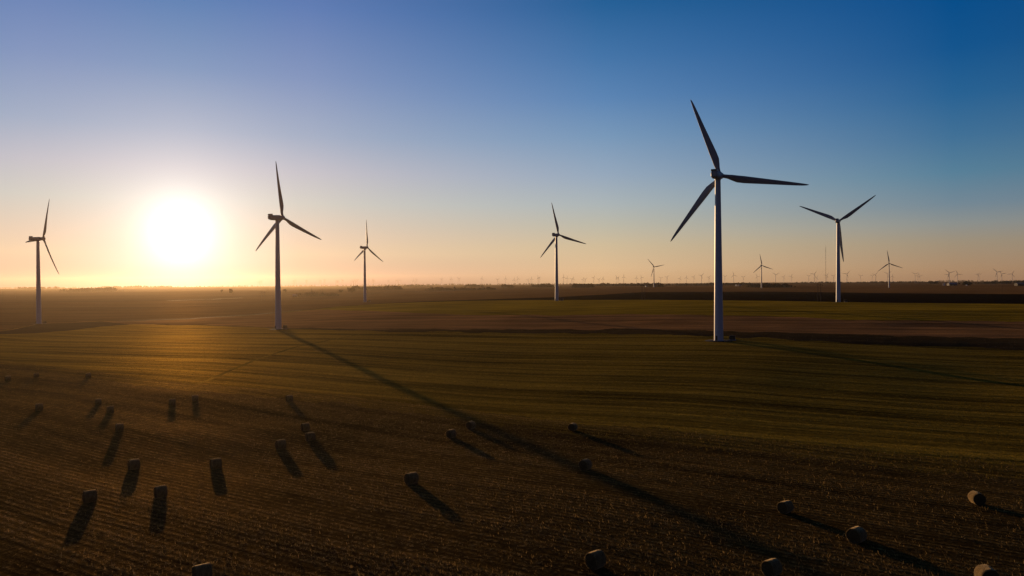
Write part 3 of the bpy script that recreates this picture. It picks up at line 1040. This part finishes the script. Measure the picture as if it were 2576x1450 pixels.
def bale_meshes(seed):
    """axis along Y, resting on z = 0"""
    rr = random.Random(seed)
    R, L, seg = .87, 1.56, 40
    wob = [1 + .03 * math.sin(2 * a + seed) + .02 * math.sin(5 * a + seed * 2) for a in [2 * math.pi * i / seg for i in range(seg)]]

    def ring(y, r, jig):
        out = []
        for i in range(seg):
            a = 2 * math.pi * i / seg
            q = r * (wob[i] if r > .5 else 1) + rr.uniform(-jig, jig)
            x, z = q * math.cos(a), q * math.sin(a)
            if z < -.80 * R / .87:
                z = -.80 * R / .87 + (z + .80 * R / .87) * .25      # flattened where it sits
            out.append((x, y + (rr.uniform(-jig, jig) if r < .85 else 0), z))
        return out

    def loft(rings, flip=False):
        V = [v for r_ in rings for v in r_]
        Fq = []
        for k in range(len(rings) - 1):
            for i in range(seg):
                j = (i + 1) % seg
                f = (k * seg + i, (k + 1) * seg + i, (k + 1) * seg + j, k * seg + j)
                Fq.append(tuple(reversed(f)) if flip else f)
        return V, Fq

    ys = np.linspace(-L / 2 + .05, L / 2 - .05, 9)
    rings = [ring(-L / 2, R * .90, .012), ring(-L / 2 + .015, R * .94, .012)] + [ring(y, R * (1 - .05 * (2 * y / L) ** 4 + .012 * math.sin(y * 9 + seed)), .018) for y in ys] + [ring(L / 2 - .015, R * .94, .012), ring(L / 2, R * .90, .012)]
    V, Fq = loft(rings)
    wrap = mesh_from('net_wrap', V, Fq, True)
    ends = []
    for s in (-1, 1):
        rg = [ring(s * L / 2, R * .897, .006)] + [ring(s * (L / 2 - .03 + .012 * k), R * q, .02) for k, q in enumerate((.84, .7, .5, .3, .12))]
        V2, F2 = loft(rg, flip=(s < 0))
        F2.append(tuple(range(5 * seg, 6 * seg)) if s > 0 else tuple(reversed(range(5 * seg, 6 * seg))))
        ends.append((V2, F2))
    caps = [mesh_from('straw_end', v_, f_, True) for v_, f_ in ends]
    for me, mt in ((wrap, ME_WRAP), (caps[0], ME_END), (caps[1], ME_END)):
        bm = bmesh.new()
        bm.from_mesh(me)
        bmesh.ops.recalc_face_normals(bm, faces=bm.faces)
        bm.to_mesh(me)
        bm.free()
        for v in me.vertices:
            v.co.z += .80
        me.materials.append(mt)
    # frayed stalks standing out of the roll
    g = np.random.RandomState(seed)
    m = 420
    th = g.uniform(0, 6.283, m)
    yy = np.where(g.uniform(0, 1, m) < .45, np.sign(g.uniform(-1, 1, m)) * L / 2 * g.uniform(.92, 1.0, m), g.uniform(-L / 2, L / 2, m))
    rr_ = R * g.uniform(.86, .985, m)
    base = np.stack([rr_ * np.cos(th), yy, np.maximum(rr_ * np.sin(th), -.76) + .80], -1)
    d = np.stack([np.cos(th), np.sign(yy) * g.uniform(-.3, 1.1, m), np.sin(th)], -1) + g.normal(0, .55, (m, 3))
    d /= np.linalg.norm(d, axis=1)[:, None]
    d *= g.uniform(.06, .19, m)[:, None]
    wv = np.cross(d, g.normal(0, 1, (m, 3)))
    wv = wv / np.linalg.norm(wv, axis=1)[:, None] * g.uniform(.008, .02, m)[:, None]
    fr = np.stack([base - wv, base + wv, base + d + wv * .4, base + d - wv * .4], 1).reshape(-1, 3)
    fray = fast_mesh('loose_straw', fr, np.arange(m * 4).reshape(-1, 4), False)
    fray.materials.append(M['straw'])
    return wrap, caps, fray


BALE_KINDS = [bale_meshes(s) for s in (1, 2, 3, 4)]
B_IN = []


def z5(ox, rows):
    for zx, zb, az, lab in rows:
        B_IN.append(((ox + zx / 2.3354) * .89444, (1000 + zb / 2.3354) * .89444, az, lab))


z5(0, [(590, 962, 58, 'round bale with long shadow, lowest but one toward the bottom left corner'),
       (880, 748, 60, 'round bale above and right of the bottom left pair, shadow falling straight down'),
       (1055, 930, 58, 'round bale with bright top edge, right one of the low left pair'),
       (1418, 744, 62, 'round bale alone below the sun-side turbine with a shadow bending slightly right'),
       (1328, 1478, 60, 'round bale cut off by the bottom edge left of centre'),
       (785, 496, 66, 'round bale at the edge of the dark hollow on the left'),
       (1845, 614, 62, 'round bale left of and below the close pair, long shadow falling right'),
       (2038, 560, 60, 'nearer bale of the close pair standing one behind the other'),
       (2005, 494, 64, 'farther bale of the close pair standing one behind the other'),
       (1900, 303, 72, 'small far bale by the green field edge, left of the tower shadow'),
       (1282, 300, 80, 'small far bale, right one of two standing side by side below the sun'),
       (1132, 329, 80, 'small far bale, left one of two standing side by side below the sun'),
       (725, 378, 70, 'small bale, nearer one of the two left of the side-by-side pair'),
       (645, 324, 70, 'small bale, farther one of the two left of the side-by-side pair'),
       (258, 362, 66, 'hazy bale nearest the left edge with a long shadow slanting left'),
       (578, 148, 62, 'faint far bale at the green field edge, third from the left edge'),
       (238, 145, 62, 'faint far bale at the green field edge, second from the left edge'),
       (52, 168, 62, 'faint far bale at the green field edge, touching the left edge')])
z5(960, [(850, 482, 40, 'bale standing inside the long tower shadow'),
         (722, 540, 52, 'bale just left of the tower shadow near the centre'),
         (460, 842, 60, 'bale alone below the tower shadow with its own shadow running down right'),
         (1520, 494, 36, 'small bale right of the tower shadow close to the green field'),
         (1603, 750, 46, 'bale in the middle right beside the far end of the tower shadow'),
         (1670, 1392, 58, 'bale near the bottom edge right of centre')])
z5(1920, [(675, 1033, 64, 'bale with pale right side, leftmost of the lower right group'),
          (1142, 1225, 62, 'bale with pale top and dark round end, middle of the lower right group'),
          (1932, 975, 4, 'bale close to the right edge, pale on its left side with dark end facing'),
          (585, 1443, 64, 'very dark bale at the bottom edge, left of the lower right group'),
          (2000, 1500, 8, 'bale cut off by the bottom edge near the right corner')])
BALES = []
for k, (x, y, az, lab) in enumerate(B_IN):
    p, s = hit(x, y)
    root = bpy.data.objects.new('hay_bale', None)
    COL.objects.link(root)
    root.location = p + Vector((0, 0, -.03))
    root.rotation_euler = (0, 0, -rad(az - 10 if az > 30 else az))
    root.scale = (1.08 + .05 * math.sin(k * 2.3),) * 3
    tag(root, lab, 'hay bale', 'round hay bales on the stubble field')
    w, c, fr = BALE_KINDS[k % 4]
    tag(link('loose_straw', fr, None, root), kind='stuff')
    link('net_wrap', w, None, root)
    for e in c:
        link('straw_end', e, None, root)
    BALES.append(p)

# ------------------------------------------------------------------ loose straw and stubble stalks on the bale field


def residue(name, count, rmin, rmax, az0, az1, inner, outer, size, mat, row_az, row_m, stand, seed, power=1.0, spill=(0, 0)):
    g = np.random.RandomState(seed)
    u = g.uniform(0, 1, count)
    r = rmin * (rmax / rmin) ** (u ** power)
    az = g.uniform(rad(az0), rad(az1), count)
    x, y = r * np.sin(az), r * np.cos(az)
    # gather along rows
    ra = rad(row_az)
    dx, dy = math.sin(ra), math.cos(ra)            # along the row
    nx, ny = dy, -dx                               # across it
    ac = x * nx + y * ny
    snap = np.round(ac / row_m) * row_m + g.normal(0, row_m * .2, count)
    x += (snap - ac) * nx
    y += (snap - ac) * ny
    lim_in = np.interp(np.arctan2(x, y), AZS, inner) * (1 - spill[0] * np.abs(g.normal(0, 1, count)))
    lim_out = np.interp(np.arctan2(x, y), AZS, outer) * (1 + spill[1] * np.abs(g.normal(0, 1, count)))
    rr = np.hypot(x, y)
    al = x * dx + y * dy
    ac = x * nx + y * ny
    dens = np.clip(.5 + .75 * swath_np(ac, al, 1.0), .06, 1)
    ok = (rr > lim_in) & (rr < lim_out) & (g.uniform(0, 1, count) < dens)
    x, y = x[ok], y[ok]
    m = len(x)
    z = height(x, y)
    ln = g.uniform(.5, 1.4, m) * size
    st = g.uniform(0, 1, m) < stand
    el = np.where(st, g.uniform(.7, 1.5, m), g.uniform(0, .35, m))
    th = np.where(g.uniform(0, 1, m) < .5, ra + g.normal(0, .5, m), g.uniform(0, 6.283, m))
    d = np.stack([np.cos(el) * np.sin(th), np.cos(el) * np.cos(th), np.sin(el)], -1) * ln[:, None]
    wd = g.uniform(.12, .3, m) * size
    ph = g.uniform(0, 6.283, m)
    wv = np.stack([np.cos(ph), np.sin(ph), g.uniform(-.5, .5, m)], -1) * wd[:, None] * .5
    base = np.stack([x, y, z + g.uniform(-.02, .08, m)], -1)
    V = np.stack([base - wv, base + wv, base + d + wv * .4, base + d - wv * .4], 1).reshape(-1, 3)
    Q = np.arange(m * 4).reshape(-1, 4)
    o = link(name, fast_mesh(name, V, Q, False), mat)
    return tag(o, kind='stuff')


residue('crop_stubble', 300000, 62, 420, -43, 43, one * 40, RADII[0], .36, M['straw'], -57.7, 1.3, .4, 1, 1.1, (0, .02))
M['grassblade'] = leaf_mat('green_stubble_blade', (.022, .017, .002), (.24, .175, .024), 0.7, 3.0)
residue('grass_stubble', 230000, 130, 620, -43, 43, RADII[0], RADII[1] - 1, .34, M['grassblade'], -66.0, 2.6, .7, 2, 1.0, (.10, 0))
M['weedstalk'] = leaf_mat('dry_weed', (.05, .033, .016), (.12, .08, .036), 0.5)
residue('ditch_weeds', 60000, 250, 900, -44, 44, RADII[1] + .3, RADII[2], .6, M['weedstalk'], -70, 2.0, .9, 3, 1.0)  # stalks filling the strip that stands for field-edge shade

# ------------------------------------------------------------------ trees


def crown_cards(g, cx, cy, z0, h, w, n, shape):
    """leaf clumps through an uneven crown; returns verts (n*4,3)"""
    if shape == 'cone':
        t = g.uniform(0, 1, n) ** 1.3
        rad_ = (1 - t) * w * .5 * g.uniform(.55, 1.1, n) + .15
        a = g.uniform(0, 6.283, n)
        c = np.stack([cx + rad_ * np.cos(a), cy + rad_ * np.sin(a), z0 + h * (.06 + .94 * t)], -1)
        size = w * .16 * (1.15 - t)
    else:
        nb = 7
        bc = np.stack([g.normal(0, .20, nb) * w, g.normal(0, .20, nb) * w, h * g.uniform(.42, .82, nb)], -1)
        br = g.uniform(.18, .30, nb) * w
        k = g.randint(0, nb, n)
        dv = g.normal(0, 1, (n, 3))
        dv /= np.linalg.norm(dv, axis=1)[:, None]
        c = bc[k] + dv * (br[k] * g.uniform(.5, 1.05, n))[:, None] * np.array([1, 1, .85])
        c += np.array([cx, cy, z0])
        size = np.full(n, w * .085)
    size = size * g.uniform(.6, 1.4, n)
    a = g.normal(0, 1, (n, 3))
    a /= np.linalg.norm(a, axis=1)[:, None]
    b = np.cross(a, g.normal(0, 1, (n, 3)))
    b /= np.linalg.norm(b, axis=1)[:, None]
    a *= size[:, None]
    b *= (size * g.uniform(.5, 1, n))[:, None]
    return np.stack([c - a, c - b, c + a, c + b], 1).reshape(-1, 3)


def trunk_mesh(h, w, seed):
    rr = random.Random(seed)
    bm = bmesh.new()
    cyl(bm, (0, 0, -.5), (0, 0, h * .4), w * .035 + .12, w * .024 + .07, 8)
    for k in range(6):
        a = rr.uniform(0, 6.28)
        z = h * rr.uniform(.26, .4)
        e = Vector((math.cos(a) * w * .28, math.sin(a) * w * .28, h * rr.uniform(.5, .78)))
        cyl(bm, (0, 0, z), e, w * .016 + .05, .04, 6)
    return bm_mesh('trunk', bm, True)


def tree(name, x, D, h, w, label, cat='tree', shape='round', n=420, seed=1, group=None):
    p = at(x, D)
    root = bpy.data.objects.new(name, None)
    COL.objects.link(root)
    root.location = p
    tag(root, label, cat, group)
    g = np.random.RandomState(seed)
    if shape == 'cone':
        bm = bmesh.new()
        cyl(bm, (0, 0, -.5), (0, 0, h * .9), .22, .05, 8)
        link('trunk', bm_mesh('trunk', bm, True), M['bark'], root)
    else:
        link('trunk', trunk_mesh(h, w, seed), M['bark'], root)
    V = crown_cards(g, 0, 0, 0, h, w, n, shape)
    link('crown', fast_mesh('crown', V, np.arange(len(V)).reshape(-1, 4), False), M['conifer' if shape == 'cone' else 'leaf'], root)
    return root


def woods(name, x0, x1, D, hmin, hmax, count, seed, depth=60, cards=70, mat='leaf', ytop=None):
    """a far belt of trees that reads as one mass"""
    g = np.random.RandomState(seed)
    out = []
    a, b = at(x0, D), at(x1, D)
    env_ph = g.uniform(0, 6.28, 3)
    if ytop is not None:
        xm = (x0 + x1) / 2
        hmax = CAM_Z + ray(xm, ytop).z * D - at(xm, D).z
        hmin = hmax * .62
    for k in range(count):
        t = g.uniform(0, 1)
        q = a.lerp(b, t)
        px, py = q.x + g.normal(0, 3), q.y + g.uniform(-depth, depth)
        env = .62 + .25 * math.sin(t * 7 + env_ph[0]) + .2 * math.sin(t * 17 + env_ph[1])
        edge = min(1, .35 + 6 * min(t, 1 - t))
        h = (hmin + (hmax - hmin) * max(0, min(1, env * g.uniform(.6, 1.2)))) * edge
        out.append(crown_cards(g, px, py, hz(px, py) - h * .18, h, h * g.uniform(.8, 1.25), cards, 'round'))
        # undergrowth closes the foot of the belt
        out.append(crown_cards(g, px, py, hz(px, py) - h * .35, h * .7, h * 1.1, cards // 3, 'round'))
    V = np.concatenate(out)
    o = link(name, fast_mesh(name, V, np.arange(len(V)).reshape(-1, 4), False), M[mat])
    return tag(o, kind='stuff')


woods('far_woods', 60, 140, 7000, 8, 16, 50, 1, 150, ytop=718.5)
woods('far_woods', 168, 292, 3600, 5, 11, 70, 2, 80, ytop=719.5)
woods('far_woods', 250, 440, 8200, 9, 19, 90, 3, 150, ytop=716.8)
woods('far_woods', 745, 846, 1800, 7, 14, 46, 4, 40)
woods('far_woods', 876, 1010, 3000, 9, 17, 80, 5, 60, ytop=715.4)
woods('far_woods', 1010, 1090, 6000, 8, 15, 50, 6, 100, ytop=714.2)
woods('far_woods', 1070, 1250, 2750, 6, 15, 110, 7, 50)
woods('far_woods', 1170, 1215, 5000, 12, 20, 28, 8, 60, ytop=711.5)
woods('far_woods', 1263, 1292, 4200, 8, 15, 20, 9, 40, ytop=712)
woods('far_woods', 1332, 1394, 4300, 9, 15, 40, 10, 60, ytop=710.6)
woods('far_woods', 1440, 1492, 3600, 8, 15, 36, 11, 50, ytop=708.4)
woods('far_woods', 1495, 1640, 4600, 9, 17, 90, 12, 80, ytop=709)
woods('far_woods', 1630, 1668, 3400, 9, 14, 30, 13, 40, ytop=707.8)
woods('far_woods', 1665, 1905, 4700, 8, 15, 130, 14, 80, ytop=708.6)
woods('far_woods', 1888, 1990, 2850, 7, 15, 64, 15, 50, ytop=708.4)
woods('far_woods', 1980, 2340, 7200, 8, 14, 160, 16, 150, ytop=706.3)
woods('far_woods', 2338, 2358, 5200, 10, 16, 14, 17, 30, ytop=703.6)
woods('far_woods', 2455, 2660, 4600, 8, 16, 100, 18, 80, ytop=702.6)
woods('far_woods', -80, 700, 10500, 8, 15, 230, 19, 300, 40, ytop=719.5)
woods('far_woods', 640, 1500, 9800, 8, 17, 260, 20, 300, 40, ytop=713.2)
woods('far_woods', 2300, 2700, 9000, 8, 16, 120, 21, 300, 40, ytop=703.4)

tree('lone_tree', 582, 2050, 20, 15, 'lone round tree in the glare under the sun, left of the sunlit turbine', seed=31)
tree('lone_tree', 556, 2300, 14, 10, 'smaller faint tree beside the lone round tree under the sun', seed=32)
tree('lone_tree', 718, 2250, 17, 12, 'lone tree just right of the sunlit turbine tower, left of the grove', seed=33)
tree('poplar_tree', 784, 1780, 21, 4.5, 'narrow pointed tree rising from the grove, left of two close pointed trees', shape='cone', n=260, seed=34)
tree('poplar_tree', 807, 1780, 21, 4.2, 'narrow pointed tree in the grove, left one of the two close together', shape='cone', n=260, seed=35)
tree('poplar_tree', 811.5, 1775, 21, 4.0, 'narrow pointed tree in the grove, right one of the two close together', shape='cone', n=260, seed=36)
tree('round_tree', 883, 2150, 15, 20, 'broad dark domed tree left of the smaller turbine past the sun', seed=37, n=600)
tree('round_tree', 856, 2150, 12, 13, 'low round tree between the grove and the broad domed tree', seed=38)
tree('round_tree', 1605, 3900, 22, 16, 'tall tree sticking up above the tree belt left of the small up-left bladed turbine', seed=39)
tree('dark_tree', 2434, 2950, 14, 26, 'dark broad tree right of the grey farm shed at far right', seed=40, n=600)
tree('dark_tree', 2424, 2960, 10, 14, 'dark bushy tree between the farm shed and the broad dark tree', seed=41)
tree('dark_tree', 2412, 2960, 13, 8, 'slim dark tree behind right end of the grey farm shed', seed=42)

# ------------------------------------------------------------------ farm buildings far off


def building(name, x, D, w, d, h, roof_h, wall, roof, label, cat, rot=0.0, doors=()):
    p = at(x, D)
    root = bpy.data.objects.new(name, None)
    COL.objects.link(root)
    root.location = p
    root.rotation_euler = (0, 0, rad(rot))
    tag(root, label, cat)
    bm = bmesh.new()
    hw, hd = w / 2, d / 2
    pts = [(-hw, -hd, -1), (hw, -hd, -1), (hw, hd, -1), (-hw, hd, -1), (-hw, -hd, h), (hw, -hd, h), (hw, hd, h), (-hw, hd, h), (-hw, 0, h + roof_h), (hw, 0, h + roof_h)]
    v = [bm.verts.new(q) for q in pts]
    for f in ((0, 1, 5, 4), (2, 3, 7, 6), (1, 2, 6, 9, 5), (3, 0, 4, 8, 7)):
        bm.faces.new([v[i] for i in f])
    link('wall', bm_mesh('wall', bm), M[wall], root)
    bm = bmesh.new()
    ov = .5
    for s in (-1, 1):
        sl_ = roof_h / hd
        a = [(-hw - ov, s * (hd + ov), h - sl_ * ov + .02), (hw + ov, s * (hd + ov), h - sl_ * ov + .02), (hw + ov, 0, h + roof_h + .02), (-hw - ov, 0, h + roof_h + .02)]
        lo = [bm.verts.new(q) for q in a]
        hi = [bm.verts.new((q[0], q[1], q[2] + .2)) for q in a]
        bm.faces.new(lo)
        bm.faces.new(list(reversed(hi)))
        for i in range(4):
            j = (i + 1) % 4
            bm.faces.new((lo[i], lo[j], hi[j], hi[i]))
    bmesh.ops.recalc_face_normals(bm, faces=bm.faces)
    link('roof', bm_mesh('roof', bm), M[roof], root)
    for dxp, dw, dh in doors:
        bm = bmesh.new()
        box(bm, (dxp, -hd - .05, dh / 2), (dw, .1, dh))
        link('door', bm_mesh('door', bm), M['darkwall'], root)
    return root


def silo(x, D, r, h, mat, label):
    p = at(x, D)
    root = bpy.data.objects.new('farm_silo', None)
    COL.objects.link(root)
    root.location = p
    tag(root, label, 'silo')
    link('wall', lathe('wall', [(r, -1), (r, h)], 24), M[mat], root)
    link('roof', lathe('roof', [(r + .15, h - .05), (r * .6, h + r * .45), (0.05, h + r * .7)], 24), M[mat], root)


building('farm_shed', 2395, 3000, 34, 16, 7.5, 3.5, 'greywall', 'blueroof', 'long grey farm shed with blue-grey roof at far right', 'farm shed', 4, ((-9, 5, 4.5), (5, 5, 4.5)))
silo(2376.3, 2985, 1.5, 10, 'whitewall', 'bright white silo at left end of the grey farm shed, the right one')
silo(2372.6, 2990, 1.2, 8.5, 'whitewall', 'paler slim silo left of the bright white silo')
building('barn', 2570, 2600, 40, 18, 7, 3.5, 'darkwall', 'darkroof', 'long dark barn with greenish roof cut by the right edge', 'barn', 0, ((-12, 5, 4.5),))
building('farmhouse', 2432, 2900, 5, 4, 2.2, 1.2, 'whitewall', 'blueroof', 'small white hut in front of the broad dark tree', 'hut', 10)
building('farmhouse', 1625, 3300, 5, 6, 5.5, 2.2, 'whitewall', 'darkroof', 'small white house left of the small up-left bladed turbine', 'house', 10, ((0.8, 1.0, 2.1),))
building('farmhouse', 1852, 3600, 4, 6, 8, 2.0, 'whitewall', 'blueroof', 'narrow white farm building right of the largest tower', 'farm building', 15)
building('farmhouse', 1860, 3650, 16, 9, 4.5, 2.5, 'greywall', 'blueroof', 'low blue-roofed farm building right of the narrow white one', 'farm building', 15, ((2, 3, 3),))
building('farmhouse', 1929, 2950, 18, 10, 5, 3, 'greywall', 'blueroof', 'blue-roofed farm building right of the small turbine behind the largest', 'farm building', 0, ((2, 3, 3),))
building('farmhouse', 742.5, 1760, 11, 8, 3.6, 2.2, 'greywall', 'blueroof', 'pale blue-roofed building at left end of the grove with pointed trees', 'farm building', 8, ((2, 2, 2.2),))
building('farm_tower', 1143, 2600, 6, 6, 13.5, 1.2, 'darkwall', 'darkroof', 'dark square tower-like farm building rising above the far grove', 'farm tower', 5)

# ------------------------------------------------------------------ power line poles and radio mast


def h_pole(x, D, h, gap, label, single=False):
    p = at(x, D)
    root = bpy.data.objects.new('utility_pole', None)
    COL.objects.link(root)
    root.location = p
    tag(root, label, 'utility pole', 'wooden power line poles in the far fields')
    for s in ((0,) if single else (-.5, .5)):
        bm = bmesh.new()
        cyl(bm, (s * gap, 0, -1), (s * gap, 0, h), .26, .17, 10)
        link('pole', bm_mesh('pole', bm, True, rad(40)), M['wood'], root)
    bm = bmesh.new()
    if single:
        box(bm, (0, -.25, h - .8), (2.6, .16, .2))
        for s in (-1.1, 0, 1.1):
            cyl(bm, (s, -.25, h - .7), (s, -.25, h - .35), .07, .05, 8)
    else:
        box(bm, (0, -.3, h - 1.8), (gap * 2.3, .2, .32))
        for s in (-1.1, 0, 1.1):
            cyl(bm, (s * gap, -.3, h - 2.9), (s * gap, -.3, h - 1.95), .12, .12, 8)
    link('crossarm', bm_mesh('crossarm', bm), M['wood'], root)


h_pole(1618.6, 905, 20, 3.4, 'two-legged power pole on the ploughed land left of the largest turbine')
h_pole(2061, 790, 19.5, 3.0, 'two-legged power pole on the ploughed land left of the V-bladed turbine')
h_pole(661.5, 1330, 18, 5.0, 'two-legged power pole left of the sunlit turbine tower')
h_pole(673.4, 2000, 17, 1, 'single thin power pole close to the sunlit turbine tower, left of it', True)
h_pole(39, 1850, 16, 1, 'single power pole near the left edge, left of the side-on turbine', True)
h_pole(1046, 2300, 18, 1, 'single power pole right of the smaller turbine past the sun', True)
h_pole(1317, 3000, 19, 1, 'single far power pole left of the mid-sized middle turbine', True)
h_pole(2521, 1500, 11, 1, 'short single pole in the far field near the right edge', True)


def mast(x, D, top_y, label):
    p = at(x, D)
    h = CAM_Z + ray(x, top_y).z * D - p.z
    root = bpy.data.objects.new('radio_mast', None)
    COL.objects.link(root)
    root.location = p
    tag(root, label, 'radio mast')
    bm = bmesh.new()
    s = .8
    legs = [Vector((s * math.cos(a), s * math.sin(a), 0)) for a in (0, 2.094, 4.189)]
    for q in legs:
        cyl(bm, q - Vector((0, 0, 1)), q + Vector((0, 0, h * .93)), .12, .12, 5)
    nb = int(h / 2.6)
    for k in range(nb):
        z0, z1 = k * h * .93 / nb, (k + 1) * h * .93 / nb
        for i in range(3):
            a, b = legs[i], legs[(i + 1) % 3]
            cyl(bm, a + Vector((0, 0, z0)), b + Vector((0, 0, z1)), .06, .06, 4, False)
    link('lattice', bm_mesh('lattice', bm), M['steel'], root)
    bm = bmesh.new()
    cyl(bm, (0, 0, h * .92), (0, 0, h), .2, .1, 8)
    link('antenna', bm_mesh('antenna', bm), M['steel'], root)
    bm = bmesh.new()
    for lv in (.45, .88):
        for a in (0, 2.094, 4.189):
            e = Vector((math.cos(a) * h * .45, math.sin(a) * h * .45, 0))
            e.z = hz(p.x + e.x, p.y + e.y) - p.z
            cyl(bm, (legs[0] * 0) + Vector((0, 0, h * lv)), e, .02, .02, 4, False)
    link('guy_wire', bm_mesh('guy_wire', bm), M['steel'], root)
    return p.z + h


TOP = mast(2077.5, 2700, 616, 'tall hair-thin radio mast left of the turbine with V-raised blades')

# ------------------------------------------------------------------ haze
dg = bpy.context.evaluated_depsgraph_get()
top = max(TOP, CAM_Z)
low = float(min(GZ.min(), gz.min())) - 1.0
for o in SC.objects:
    if o.type == 'MESH':
        mw = o.matrix_world
        for c in o.bound_box:
            top = max(top, (mw @ Vector(c)).z)
bpy.context.view_layer.update()
for o in SC.objects:
    if o.type == 'MESH':
        for c in o.bound_box:
            top = max(top, (o.matrix_world @ Vector(c)).z)
bm = bmesh.new()
box(bm, (0, 0, (low + top + 4) / 2), (24400, 24400, top + 4 - low))
hm = bpy.data.materials.new('evening_haze')
hm.use_nodes = True
ht = hm.node_tree
ht.nodes.clear()
ho = N(ht, 'ShaderNodeOutputMaterial')
pv = N(ht, 'ShaderNodeVolumePrincipled')
pv.inputs['Color'].default_value = (1.0, .82, .60, 1)
pv.inputs['Density'].default_value = 1.8e-5
pv.inputs['Anisotropy'].default_value = 0.76
ht.links.new(pv.outputs[0], ho.inputs['Volume'])
tag(link('haze', bm_mesh('haze', bm), hm), kind='stuff')
